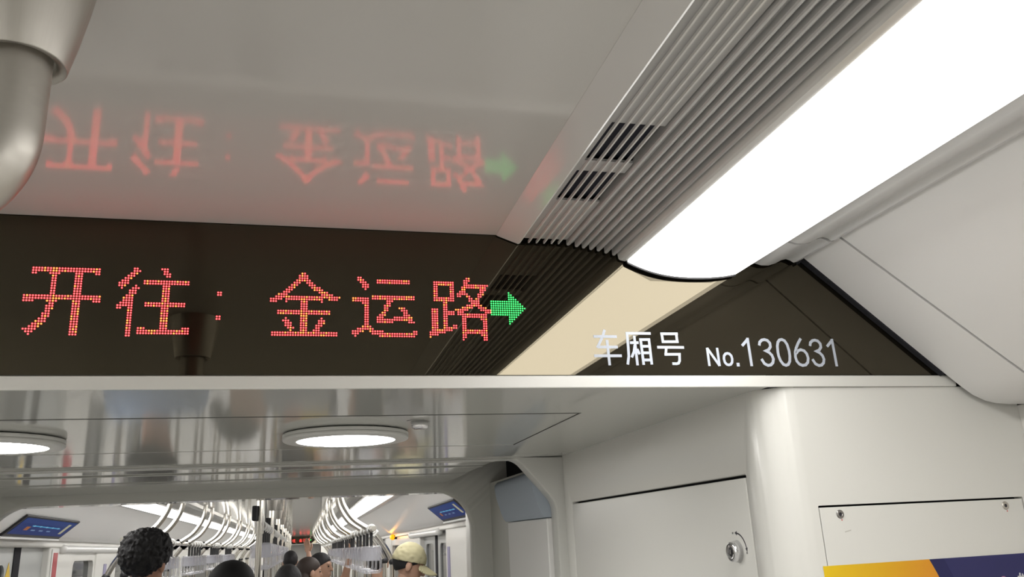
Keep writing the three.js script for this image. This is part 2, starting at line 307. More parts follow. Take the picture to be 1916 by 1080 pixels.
// ------------------------------------------------------------------ portal: trim, soffit with hatch, downlights
const SY = 1.8735;
struct('trim_1', span(-1.30, 1.285, SY - 0.0003, 1.8905, -0.0035, 0.0005, 0.0012), M.trim, 'white trim bar under the dark display', 'trim');
{
  const c = struct('ceiling', null, null, 'glossy grey soffit of the passage under the display', 'ceiling');
  obj('panel', span2soffit(), M.soffit, c);
  const h = obj('hatch', span(-0.7338, 0.7338, SY + 0.0006, SY + 0.018, -0.7128, -0.2422), M.soffit, c);
  obj('gasket', [span(-0.735, 0.735, SY - 0.0003, SY + 0.002, -0.2462, -0.2400), span(0.7334, 0.7352, SY - 0.0003, SY + 0.002, -0.714, -0.241), span(-0.7352, -0.7334, SY - 0.0003, SY + 0.002, -0.714, -0.241)], M.seal, c);
  obj('void_box', span(-0.95, 0.95, SY + 0.05, SY + 0.06, -1.05, -0.06), M.void, c);
  // chrome turn-lock of the hatch
  obj('lock', [lathe([[0, -0.0125], [0.0085, -0.0125], [0.0105, -0.012], [0.0135, -0.0105], [0.0145, -0.008], [0.0165, 0.0], [0, 0]], 32).translate(0.471, SY, -0.325)], M.chrome, h);
  obj('arrow_print', [new THREE.TorusGeometry(0.0225, 0.0011, 4, 24, 1.5).rotateZ(1.3).rotateX(Math.PI / 2).scale(1, 0.15, 1).translate(0.468, SY, -0.318)], M.ink, h);
}
function span2soffit() {       // soffit plate with the hatch opening left free: four strips around it
  return merged([span(-0.95, 0.95, SY, SY + 0.02, -0.241, -0.004), span(-0.95, 0.95, SY, SY + 0.02, -1.012, -0.714), span(-0.95, -0.735, SY, SY + 0.02, -0.714, -0.241), span(0.735, 0.95, SY, SY + 0.02, -0.714, -0.241)]);
}
function downlight(x, z, label) {
  const t = thing('downlight', label, 'light', [x, SY, z], 'round downlights in the passage soffit');
  obj('ring', lathe([[0.0, -0.001], [0.112, -0.001], [0.1135, -0.002], [0.1135, -0.0065], [0.1122, -0.007], [0.1122, -0.0078], [0.1138, -0.0085], [0.1135, -0.012], [0.1115, -0.0138], [0.098, -0.0152], [0.0895, -0.0148], [0.0885, -0.0135]], 72), M.plastic, t);
  obj('diffuser', lathe([[0, -0.0146], [0.06, -0.0145], [0.0892, -0.0138]], 64), M.downlight, t);
  rectLight(x, SY - 0.0175, z, 0.15, 0.15, 36);
  return t;
}
downlight(0.353, -0.462, 'round white downlight beside the chrome lock, nearest the cabinet');
downlight(-0.231, -0.462, 'round white downlight at the left edge, half out of view');

// ------------------------------------------------------------------ equipment cabinet on the right (and its twin on the left as wall)
const CX = 0.941, CZ = -0.0035, CR = 0.052;
{
  const t = thing('equipment_cabinet', 'white equipment cabinet with rounded corner beside the passage', 'cabinet');
  // side face (towards the passage) with door opening: section drawn in (z, y), extruded towards +x
  const sd = poly([[-1.0165, -0.004], [CZ - CR + 0.004, -0.004], [CZ - CR + 0.004, SY + 0.004], [-1.0165, SY + 0.004]]); sd.holes.push(rrect(-0.960, -0.0865, 0.42, 1.7525, 0.004, THREE.Path));
  const bev = { bevelEnabled: true, bevelThickness: 0.004, bevelSize: 0.004, bevelOffset: -0.004, bevelSegments: 4 };
  const sideG0 = toCreasedNormals(new THREE.ExtrudeGeometry(sd, { depth: 0.012, ...bev }), 0.6).translate(0, 0, 0.004);
  sideG0.applyMatrix4(new THREE.Matrix4().makeBasis(V(0, 0, 1), V(0, 1, 0), V(1, 0, 0))).translate(CX, 0, 0); const sideG = flip(sideG0);
  { const p = sideG.attributes.position; for (let i = 0; i < p.count; i++) { if (p.getZ(i) > CZ - CR) p.setZ(i, CZ - CR); if (p.getY(i) > SY) p.setY(i, SY); if (p.getZ(i) < -1.0125) p.setZ(i, -1.0125); } }
  const corner = []; for (let i = 0; i <= 14; i++) { const a = Math.PI / 2 + (Math.PI / 2) * (1 - i / 14); corner.push([CX + CR + Math.cos(a) * CR, CZ - CR + Math.sin(a) * CR]); }
  const cs = poly([...corner, ...corner.slice().reverse().map(([x, z]) => { const dx = CX + CR - x, dz = CZ - CR - z; return [x + dx * 0.3, z + dz * 0.3]; })]);
  const cornerG = toCreasedNormals(new THREE.ExtrudeGeometry(cs, { depth: SY, bevelEnabled: false }), 0.6).applyMatrix4(new THREE.Matrix4().makeBasis(V(1, 0, 0), V(0, 0, 1), V(0, 1, 0)));
  const cg = flip(cornerG);
  const cn = toCreasedNormals(cg, 0.6);
  const fr = poly([[CX + CR, 0], [1.398, 0], [1.398, SY - 0.0005], [CX + CR, SY - 0.0005]]); fr.holes.push(rrect(1.0045, 1.368, 0.62, 1.6995, 0.002, THREE.Path));
  const frontG = ext(fr, CZ - 0.016, CZ);
  obj('body', [sideG, cn, frontG], M.cabinet, t);
  obj('core', [span(CX + 0.022, 1.39, 0.02, SY - 0.02, -1.0, CZ - 0.03)], M.void, t);
  const d = obj('door', span(CX + 0.0012, CX + 0.017, 0.424, 1.7478, -0.957, -0.0893, 0.0022), M.cabinet, t);
  obj('hinge_frame', span(CX + 0.0195, CX + 0.0215, 0.42, 1.7525, -0.96, -0.0865), M.void, t);
  // round chrome cam lock with printed turn arrow
  const X = CX + 0.0012, ly = 1.6385, lz = -0.140;
  const toSide = g => g.applyMatrix4(new THREE.Matrix4().makeBasis(V(0, 0, 1), V(-1, 0, 0), V(0, -1, 0))).translate(X, ly, lz);
  const ax = g => g.rotateZ(Math.PI / 2).translate(X, ly, lz);   // lathe axis y -> -x
  const lk = obj('lock', ax(lathe([[0, 0.0115], [0.0075, 0.0115], [0.0080, 0.0128], [0.0132, 0.0132], [0.0146, 0.0120], [0.0172, 0.0], [0, 0]], 48)), M.chrome, d);
  lk.userData.label = 'round chrome lock';
  obj('lock_ring', ax(new THREE.TorusGeometry(0.0116, 0.0011, 6, 40).rotateX(Math.PI / 2).translate(0, 0.0131, 0)), M.screwDark, d);
  obj('lock_core', ax(lathe([[0, 0.0126], [0.0072, 0.0126], [0.0074, 0.0110]], 32)), M.black, d);
  obj('lock_key_square', span(X - 0.0150, X - 0.0118, ly - 0.0034, ly + 0.0034, lz - 0.0034, lz + 0.0034, 0.0008), M.screwDark, d);
  // arrow print: arc from 11 o'clock to 3 o'clock seen from the passage (z runs to the right there)
  const arc = []; for (let i = 0; i <= 14; i++) { const a = 1.45 - i / 14 * 1.25; arc.push([Math.cos(a) * 0.0285, Math.sin(a) * 0.0275]); }
  const prints = [stroke(arc, 0.0022, 0.00015)];
  const head = (a, dir) => { const c = [Math.cos(a) * 0.0285, Math.sin(a) * 0.0275], tx = -Math.sin(a) * dir, ty = Math.cos(a) * dir; return new THREE.ExtrudeGeometry(poly([[c[0] + tx * 0.0065, c[1] + ty * 0.0065], [c[0] - ty * 0.0035, c[1] + tx * 0.0035], [c[0] + ty * 0.0035, c[1] - tx * 0.0035]]), { depth: 0.00015, bevelEnabled: false }); };
  prints.push(head(1.45, 1), head(0.2, -1));
  const put = g => g.applyMatrix4(new THREE.Matrix4().makeBasis(V(0, 0, 1), V(0, 1, 0), V(-1, 0, 0))).translate(X - 0.0001, ly, lz);
  obj('arrow_print', prints.map(g => put(flat(g))), M.ink, d);
  const glyph = (gx, gy) => [[[[0, 4], [4, 4]], [[0, 2], [4, 2]], [[1, 4], [0.8, 0]], [[3, 4], [3, 0]]], [[[5.5, 4], [9, 4]], [[5.8, 4], [5.8, 0]], [[8.8, 4], [8.8, 0]], [[6.4, 2], [8.2, 2]]]].flat().map(s => stroke(s.map(([a, b]) => [gx + a * 0.00042, gy + b * 0.0007]), 0.00035, 0.00012));
  for (const w of [glyph(-0.0115, 0.0262), glyph(0.0262, -0.0035)]) obj('lettering', w.map(g => put(flat(g))), M.ink, d);
  // access panel on the front with two quarter-turn screws
  const p = obj('access_panel', span(1.0063, 1.3662, 0.622, 1.6966, CZ - 0.012, CZ - 0.0004, 0.0006), M.cabinet, t);
  for (const [x, y, m] of [[1.0392, 1.6862, M.screwDark], [1.3328, 1.6872, M.steel]]) {
    obj('screw', lathe([[0.0012, 0.0006], [0.0026, 0.0006], [0.0030, 0.0014], [0.0050, 0.0018], [0.0060, 0.0008], [0.0063, 0]], 28).rotateX(Math.PI / 2).translate(x, y, CZ - 0.0004), m, p);
    obj('screw_slot', lathe([[0, 0.0007], [0.0026, 0.0007]], 16).rotateX(Math.PI / 2).translate(x, y, CZ - 0.0004), M.ink, p);
    obj('mark', span(x + 0.0008, x + 0.0020, y - 0.0092, y - 0.0070, CZ - 0.0004, CZ - 0.0002), M.redMark, p);
  }
  obj('scuff', new THREE.ExtrudeGeometry(poly([[1.0425, 1.6605], [1.053, 1.6625], [1.053, 1.664], [1.0425, 1.662]]), { depth: 0.0001, bevelEnabled: false }).translate(0, 0, CZ - 0.0004), std(0.45, 0.44, 0.4, 0.5), p);
  struct('wall_left_passage', [span(-0.98, -0.945, 0, SY, -1.02, -0.004), span(-1.4, -0.945, 0, SY, -0.03, -0.004)], M.cabinet, 'white passage wall opposite the cabinet', 'wall');
}
{ // poster under the access panel screws
  const cv = document.createElement('canvas'); cv.width = 1024; cv.height = 1024; const g = cv.getContext('2d');
  // print: yellow to orange disc on the left, dark blue ground
  g.fillStyle = '#23245c'; g.fillRect(0, 0, 1024, 1024);
  const gr = g.createLinearGradient(0, 0, 520, 120); gr.addColorStop(0, '#e0bd00'); gr.addColorStop(0.45, '#dba800'); gr.addColorStop(1, '#d98a26');
  g.fillStyle = gr; g.beginPath(); g.moveTo(0, 0); g.lineTo(455, 0); g.quadraticCurveTo(560, 150, 590, 360); g.quadraticCurveTo(560, 760, 300, 1024); g.lineTo(0, 1024); g.closePath(); g.fill();
  g.fillStyle = '#0f1450'; g.beginPath(); g.moveTo(455, 0); g.lineTo(520, 0); g.quadraticCurveTo(620, 160, 640, 360); g.lineTo(590, 360); g.quadraticCurveTo(560, 150, 455, 0); g.fill();
  const tx = new THREE.CanvasTexture(cv); tx.colorSpace = THREE.SRGBColorSpace;
  const pm = new THREE.MeshStandardMaterial({ map: tx, roughness: 0.3 });
  const t = thing('poster', 'yellow and dark blue poster on the cabinet front, below the screws', 'poster');
  const pg = new THREE.PlaneGeometry(0.402, 0.56).translate(1.1975, 1.3366, CZ + 0.0016);
  obj('sheet', pg, pm, t);
  obj('backing_board', span(0.9965, 1.3975, 1.0566, 1.6166, CZ + 0.0004, CZ + 0.0014), M.whitePlastic, t);
  const wl = [[[0, 0], [9, 0]], [[4, 4], [2, -8]], [[7, 3], [10, -8]]];
  for (let k = 0; k < 3; k++) obj('lettering', wl.map(s => stroke(s.map(([x, y]) => [1.325 + k * 0.0165 + x * 0.0013, 1.5838 + y * 0.0013]), 0.0022, 0.0002)).map(g2 => g2.translate(0, 0, CZ + 0.0017)), M.whitePlastic, t);
  obj('disc_print', new THREE.CylinderGeometry(0.008, 0.008, 0.0002, 28).rotateX(Math.PI / 2).translate(1.299, 1.578, CZ + 0.0018), std(0.6, 0.3, 0.4, 0.4), t);
}

// ------------------------------------------------------------------ gangway between the cars
{
  const outer = [[-0.95, -0.02], [0.945, -0.02], [0.945, SY], [-0.95, SY]];
  const ring = poly(outer);
  const hp = new THREE.Path(); hp.moveTo(-0.917, 0.0); hp.lineTo(0.917, 0.0); hp.lineTo(0.9165, 1.735); hp.quadraticCurveTo(0.9165, 1.757, 0.900, 1.775); hp.lineTo(0.835, 1.850); hp.quadraticCurveTo(0.818, 1.8705, 0.79, 1.8708); hp.lineTo(-0.79, 1.8708); hp.quadraticCurveTo(-0.818, 1.8705, -0.835, 1.850); hp.lineTo(-0.90, 1.775); hp.quadraticCurveTo(-0.917, 1.757, -0.917, 1.735); hp.closePath();
  ring.holes.push(hp);
  const g = toCreasedNormals(new THREE.ExtrudeGeometry(ring, { depth: 0.045, bevelEnabled: true, bevelThickness: 0.004, bevelSize: 0.004, bevelOffset: -0.004, bevelSegments: 3, curveSegments: 10 }), 0.6).translate(0, 0, -1.062);
  tag(obj('gangway_portal', g, M.ring), 'pale chamfered frame at the near end of the gangway', 'frame');
  const c = struct('ceiling', null, null, 'glossy grey gangway ceiling between the two frames', 'ceiling');
  obj('panel', [span(-0.79, 0.785, 1.878, 1.892, -1.547, -1.066)], M.soffit, c);
  obj('panel', [span(-0.79, 0.785, 1.876, 1.890, -1.955, -1.553)], M.soffit, c);
  obj('rib_strip', [span(-0.79, 0.785, 1.8745, 1.878, -1.14, -1.125, 0.0015), span(-0.79, 0.785, 1.8745, 1.878, -1.30, -1.292, 0.0015)], M.soffit, c);
  struct('wall_gangway', [span(0.955, 1.02, 0, 1.87, -1.985, -1.075), span(-1.02, -0.955, 0, 1.87, -1.985, -1.075)], M.frame, 'grey side walls of the gangway behind its covers', 'wall');
  struct('ceiling_bellows', [span(-1.3, 1.3, 1.97, 2.0, -1.985, -1.075), span(1.021, 1.05, 0, 1.969, -1.985, -1.075), span(-1.05, -1.021, 0, 1.969, -1.985, -1.075)], M.void, 'dark bellows above the gangway', 'bellows');
  for (const s of [1, -1]) {
    const t = thing('gangway_cover', s > 0 ? 'blue grey padded gangway side cover above its pale lower panel, behind the cabinet' : 'blue grey gangway side cover on the other side of the gangway', 'cover', [0, 0, 0], 'gangway side covers');
    obj('upper_cover', side(ext([[0.938, 1.846], [0.895, 1.846], [0.876, 1.842], [0.867, 1.832], [0.866, 1.818], [0.871, 1.79], [0.879, 1.765], [0.885, 1.745], [0.892, 1.728], [0.899, 1.7205], [0.938, 1.7195]], -1.505, -1.0665, { crease: 0.8 }), s), M.bellows, t);
    obj('lower_panel', side(span(0.904, 0.93, 0, 1.7185, -1.505, -1.0665, 0.004), s), M.gangway, t);
  }
}
// frame of the next car with its rounded opening and soffit behind it
{
  const s = poly([[-1.5, -0.05], [1.5, -0.05], [1.5, 2.3], [-1.5, 2.3]]);
  s.holes.push(rrect(-0.72, 0.881, -0.04, 1.845, 0.135, THREE.Path));
  const f = obj('gangway_portal', toCreasedNormals(new THREE.ExtrudeGeometry(s, { depth: 0.03, bevelEnabled: true, bevelThickness: 0.012, bevelSize: 0.012, bevelOffset: -0.012, bevelSegments: 4, curveSegments: 14 }), 0.7).translate(0, 0, -2.012), M.frame);
  tag(f, 'matte grey frame with rounded corners around the opening to the next car', 'frame');
  const c = struct('ceiling', null, null, 'glossy soffit strip just inside the next car', 'ceiling');
  obj('panel', span(-0.95, 0.95, 1.862, 1.882, -2.45, -2.02), M.soffit, c);
  obj('side_panel', [span(-1.0, -0.95, 0, 1.88, -2.45, -2.02), span(0.95, 1.0, 0, 1.88, -2.45, -2.02)], M.paint, c);
}

// ------------------------------------------------------------------ grab rail of the near car, top left
{
  const x = 0.074, z = 0.495;
  const t = thing('grab_rail', 'brushed steel grab rail with conical ceiling cup, bending away at top left', 'rail', [x, 0, z]);
  obj('ceiling_cup', lathe([[0.0, 2.03], [0.0225, 2.03], [0.0235, 2.0225], [0.0295, 2.0195], [0.0308, 2.0208], [0.0360, 2.045], [0.0412, 2.074], [0.0445, 2.0965]], 56), M.steel, t);
  const pts = [[0, 2.05, 0], [0, 2.0, 0]]; for (let i = 0; i <= 12; i++) { const a = i / 12 * Math.PI / 2; pts.push([-0.066 + Math.cos(a) * 0.066, 1.966 - Math.sin(a) * 0.066, 0]); }
  pts.push([-0.12, 1.90, 0], [-0.25, 1.90, 0], [-0.42, 1.90, 0]);
  obj('tube', tube(pts, 0.0212, 120, 28, 0.3), M.steel, t);
  obj('ceiling_cup', lathe([[0.0, 2.02], [0.0225, 2.02], [0.0295, 2.0095], [0.0345, 2.040], [0.0412, 2.0965]], 40).translate(-0.486, 0, 0), M.steel, t);
  const q = []; for (let i = 0; i <= 12; i++) { const a = i / 12 * Math.PI / 2; q.push([-0.42 - Math.sin(a) * 0.066, 1.966 - Math.cos(a) * 0.066, 0]); }
  obj('tube', tube([...q, [-0.486, 2.0, 0], [-0.486, 2.05, 0]], 0.0212, 40, 28, 0.3), M.steel, t);
}
// ------------------------------------------------------------------ the next car
const B0 = -2.45, B1 = -24.2;
{
  const c = struct('ceiling', null, null, 'glossy ceiling of the next car', 'ceiling');
  obj('panel', span(-0.5425, 0.5425, H, H + 0.02, B1, B0), M.ceiling, c);
  for (const s of [1, -1]) obj('edge_strip', side(ext([[0.5405, 2.0965], [0.5425, 2.0948], [0.5725, 2.0838], [0.5752, 2.0848], [0.58, 2.0975], [0.58, 2.108], [0.5405, 2.108]], B1, B0), s), M.edge, c);
  obj('roof', span(-1.52, 1.52, 2.2, 2.26, B1, B0 + 0.3), M.void, c);
  inNext(c);
  airGrille(1, B1, B0, [], 'air grille beside the right light strip of the next car', inNext);
  airGrille(-1, B1, B0, [], 'air grille beside the left light strip of the next car', inNext);
  lightStrip(1, B1, B0, 'bright light strip on the right of the next car', inNext);
  lightStrip(-1, B1, B0, 'bright light strip on the left of the next car', inNext);
  for (const s of [1, -1]) for (const l of stripLights(s, B1 + 0.02, B0 - 0.02)) { l.updateMatrix(); l.applyMatrix4(NEXT); }
  const wr = sideWall('wall_right', 1, B1, B0, 'right cove and side wall of the next car', null);
  const wl = sideWall('wall_left', -1, B1, B0, 'left cove and side wall of the next car', null);
  // side walls: pillars, door leaves, dark seals, windows
  for (const [w, s, parts] of [
    [wl, -1, [['pillar', -4.02, B0, 'p'], ['door_leaf', -4.70, -4.02, 'd'], ['door_seal', -4.82, -4.70, 's'], ['door_leaf', -5.30, -4.82, 'd'], ['pillar', -5.92, -5.30, 'p'], ['window_unit', -6.66, -5.92, 'w'], ['pillar', -7.45, -6.66, 'p'], ['door_leaf', -8.2, -7.45, 'd'], ['door_seal', -8.3, -8.2, 's'], ['door_leaf', -9.0, -8.3, 'd'], ['pillar', -9.6, -9.0, 'p'], ['window_unit', -11.2, -9.6, 'w'], ['pillar', -12, -11.2, 'p'], ['window_unit', -17, -12, 'w'], ['pillar', B1, -17, 'p']]],
    [wr, 1, [['pillar', -3.0, B0, 'p'], ['window_unit', -4.4, -3.0, 'w'], ['pillar', -5.60, -4.4, 'p'], ['door_leaf', -6.30, -5.60, 'd'], ['door_seal', -6.42, -6.30, 's'], ['door_leaf', -7.15, -6.42, 'd'], ['pillar', -8.0, -7.15, 'p'], ['window_unit', -9.9, -8.0, 'w'], ['pillar', -10.6, -9.9, 'p'], ['door_leaf', -11.3, -10.6, 'd'], ['door_seal', -11.4, -11.3, 's'], ['door_leaf', -12.1, -11.4, 'd'], ['pillar', -12.9, -12.1, 'p'], ['window_unit', -17, -12.9, 'w'], ['pillar', B1, -17, 'p']]]]) {
    for (const [n, a, b, k] of parts) {
      if (k === 'p') obj(n, side(span(1.385, 1.46, 0, 1.85, a, b, 0.012), s), M.paint, w);
      if (k === 's') obj(n, side(span(1.425, 1.46, 0, 1.83, a, b), s), M.rubber, w);
      if (k === 'd') {
        const sh = poly([[a, 0], [b, 0], [b, 1.83], [a, 1.83]]); const e = 0.13; if (b - a > 0.5) sh.holes.push(rrect(a + e, b - e, 0.85, 1.70, 0.06, THREE.Path));
        const g = flip(ext(sh, 0, 0.03).applyMatrix4(new THREE.Matrix4().makeBasis(V(0, 0, 1), V(0, 1, 0), V(1, 0, 0)))).translate(1.43, 0, 0);
        const d = obj(n, side(g, s), M.door, w); obj('pane', side(span(1.442, 1.45, 0.83, 1.72, a + e - 0.02, b - e + 0.02), s), M.pane, d);
      }
      if (k === 'w') {
        const sh = poly([[a, 0], [b, 0], [b, 1.85], [a, 1.85]]); sh.holes.push(rrect(a + 0.05, b - 0.05, 0.85, 1.705, 0.05, THREE.Path));
        const g = flip(ext(sh, 0, 0.05).applyMatrix4(new THREE.Matrix4().makeBasis(V(0, 0, 1), V(0, 1, 0), V(1, 0, 0)))).translate(1.395, 0, 0);
        const d = obj(n, side(g, s), M.paint, w); obj('pane', side(span(1.43, 1.438, 0.8, 1.75, a, b), s), M.pane, d);
      }
    }
    obj('header', side(span(1.37, 1.46, 1.80, 1.845, B1, B0, 0.01), s), M.paint, w);
  }
  inNext(wr); inNext(wl);
  struct('floor', span(-1.5, 1.5, -0.1, 0.03, B1 - 0.1, -2.44), M.floor, 'dark grey floor of the next car', 'floor');
  const e = struct('wall_end', [span(-1.5, -0.8, 0, SY, B1 - 0.06, B1), span(0.8, 1.5, 0, SY, B1 - 0.06, B1), span(-1.5, 1.5, SY, 2.2, B1 - 0.26, B1 - 0.205), span(-0.8, 0.8, 0, SY, B1 - 1.0, B1 - 0.95)], M.paint, 'far end wall of the next car around its gangway', 'wall'); inNext(e);
  const d = makeDisplay('small glowing red destination display at the far end of the next car', false); d.position.set(-0.05, 0, B1 - 0.013); inNext(d);
  const tr = struct('trim_2', span(-1.30, 1.30, SY, 1.8905, B1 - 0.05, B1 + 0.0005), M.trim, 'trim bar under the far display', 'trim'); inNext(tr);
}
// screens on the sloping coves
{
  const cv = document.createElement('canvas'); cv.width = 512; cv.height = 192; const g = cv.getContext('2d');
  g.fillStyle = '#062c74'; g.fillRect(0, 0, 512, 192); g.fillStyle = '#08367f'; g.fillRect(0, 0, 512, 60);
  g.strokeStyle = '#4fb4e8'; g.lineWidth = 12; g.beginPath(); g.moveTo(120, 84); g.lineTo(400, 92); g.stroke();
  g.fillStyle = '#8fd8f4'; for (let i = 0; i < 5; i++) { g.beginPath(); g.arc(140 + i * 60, 85 + i * 1.4, 9, 0, 7); g.fill(); }
  g.fillStyle = '#7f9ec4'; for (let i = 0; i < 3; i++) g.fillRect(150 + i * 75, 128, 36, 14);
  g.fillStyle = '#b0662c'; g.fillRect(84, 96, 34, 44); g.fillStyle = '#c9c3a0'; g.fillRect(440, 28, 30, 130);
  const tx = new THREE.CanvasTexture(cv); tx.colorSpace = THREE.SRGBColorSpace;
  const sm = phys(0.01, 0.012, 0.02, 0.5, { specularIntensity: 0.25,  emissive: new THREE.Color(1, 1, 1), emissiveMap: tx, emissiveIntensity: 0.55 });
  const up = V(-0.7662, 0.6426, 0);               // up the slope of the right cove
  for (const s of [-1, 1]) {
    const t = thing('route_screen', s < 0 ? 'blue route map screen on the left cove of the next car' : 'blue route map screen on the right cove, cut by the frame corner', 'screen', [0, 0, 0], 'route screens on the coves');
    const n = V(-0.6426 * s, -0.7662, 0), u = V(-0.7662 * s, 0.6426, 0), r = V().crossVectors(u, n), m = new THREE.Matrix4().makeBasis(r, u, n).setPosition(s * 1.2385, 1.908, -4.54);
    obj('screen_face', new THREE.PlaneGeometry(1.06, 0.125).translate(0, 0.006, 0.0135).applyMatrix4(m), sm, t);
    obj('bezel', box(1.12, 0.162, 0.012, 0, 0, 0.006, 0.004).applyMatrix4(m), M.black, t);
    obj('ledge', box(1.13, 0.010, 0.022, 0, -0.085, 0.011, 0.003).applyMatrix4(m), M.whitePlastic, t);
    inNext(t);
  }
}
// wall fittings
{
  const t = thing('red_banner', 'red vertical strip sign with white border on the left pillar', 'sign', [-1.381, 1.64, -5.41]);
  obj('board', box(0.006, 0.30, 0.15, 0, 0, 0, 0.002), M.whitePlastic, t); obj('red_field', box(0.003, 0.27, 0.10, 0.004, -0.01, 0), M.red, t);
  obj('red_box', box(0.03, 0.13, 0.13, 0.012, -0.17, 0, 0.008), M.redDark, t); inNext(t);
  for (const [y, k] of [[1.665, 0], [1.565, 1]]) {
    const w = thing('warning_sticker', k ? 'lower yellow triangle sticker beside the left door seal' : 'upper yellow triangle sticker beside the left door seal', 'sticker', [-1.4285, y, -4.63], 'yellow door stickers');
    obj('sheet', flip(new THREE.ExtrudeGeometry(poly([[-0.045, -0.04], [0.045, -0.04], [0, 0.05]]), { depth: 0.001, bevelEnabled: false }).applyMatrix4(new THREE.Matrix4().makeBasis(V(0, 0, 1), V(0, 1, 0), V(1, 0, 0)))), M.yellow, w); inNext(w);
  }
  for (const [s, z, l] of [[-1, -7.0, 'purple notice on the left pillar behind the curly haired man'], [1, -5.46, 'purple notice on the right pillar beside the door']]) {
    const w = tag(obj('notice', box(0.003, 0.5, 0.11, s * 1.3825, 1.42, z), M.purple), l, 'notice', 'purple notices'); inNext(w);
  }
  for (const [s, a, b, l] of [[-1, -7.9, -5.55, 'white pipe along the left wall under the cove'], [1, -7.7, -5.85, 'white pipe along the right wall above the door']]) {
    const w = thing('wall_pipe', l, 'pipe', [0, 0, 0], 'white pipes under the coves');
    obj('pipe', rod([s * 1.372, 1.79, a], [s * 1.372, 1.79, b], 0.026, 18), M.whitePlastic, w);
    for (const z of [a, b]) obj('elbow', new THREE.SphereGeometry(0.032, 16, 10).translate(s * 1.372, 1.79, z), M.whitePlastic, w);
    inNext(w);
  }
  const o = thing('indicator_lamp', 'small orange warning lamp glowing above the right door', 'lamp', [1.345, 1.80, -9.3]);
  obj('lens', new THREE.SphereGeometry(0.034, 20, 14), M.lampOrange, o); obj('base', box(0.04, 0.05, 0.05, 0.035, 0, 0, 0.006), M.black, o); inNext(o);
  const pl = new THREE.PointLight(new THREE.Color(1, 0.4, 0.05), 0.05); pl.position.set(1.29, 1.73, -9.3); pl.castShadow = true; scene.add(pl);
}
// hand rails, poles and straps of the next car
const BAYS = []; for (let k = 0; k < 8; k++) BAYS.push(-4.42 - k * 1.85);
const arcGeo = (() => {
  const g = tube([[0.505, 2.10, 0], [0.512, 2.02, 0], [0.537, 1.95, 0], [0.59, 1.875, 0], [0.66, 1.825, 0], [0.705, 1.80, 0], [0.755, 1.745, 0], [0.805, 1.675, 0], [0.842, 1.60, 0]], 0.0165, 40, 12);
  return [g, mirrorX(g)];
})();
const clampGeo = box(0.075, 0.05, 0.05, 0, 0, 0, 0.008).rotateZ(-0.75);
const jointGeo = new THREE.SphereGeometry(0.024, 14, 10), poleGeo = rod([0, 0.5, 0], [0, 1.6, 0], 0.0165, 12);
for (const s of [1, -1]) {
  const t = thing('handrail', `steel handrail with paired curved tubes along the ${s > 0 ? 'right' : 'left'} of the next car`, 'handrail', [0, 0, 0], 'handrails of the next car');
  obj('strap_bar', rod([s * 0.69, 1.80, -4.0], [s * 0.69, 1.80, -19.0], 0.016, 14), M.rail, t);
  for (const z of BAYS) for (const dz of [0, -0.52]) {
    const a = obj('curved_tube', arcGeo[s > 0 ? 0 : 1], M.rail, t); a.position.z = z + dz;
    obj('clamp', clampGeo.clone().scale(s, 1, 1).translate(s * 0.712, 1.795, 0), M.whitePlastic, a);
    obj('joint', jointGeo.clone().translate(s * 0.842, 1.60, 0), M.strap, a);
    obj('seat_pole', poleGeo.clone().translate(s * 0.842, 0, 0), M.rail, a);
  }
  inNext(t);
}
{
  const t = thing('handrail', 'steel handrail of upright poles along the middle of the next car', 'handrail', [0.035, 0, 0], 'handrails of the next car');
  obj('strap_bar', rod([0, 1.852, -4.0], [0, 1.852, -19.0], 0.016, 14), M.rail, t);
  for (let k = 0; k < 8; k++) {
    const p = obj('pole', rod([0, 0.03, 0], [0, 2.03, 0], 0.0175, 16), M.rail, t); p.position.z = -4.02 - k * 1.85;
    obj('ceiling_cup', lathe([[0.0175, 2.012], [0.03, 2.012], [0.042, 2.096]], 24), M.steel, p);
    obj('rail_joint', rod([0, 1.80, 0], [0, 1.90, 0], 0.024, 16), M.rail, p);
    obj('pad', new RoundedBoxGeometry(0.03, 0.085, 0.05, 2, 0.008).translate(-0.028, 1.915, 0.02), M.strap, p);
  }
  inNext(t);
}
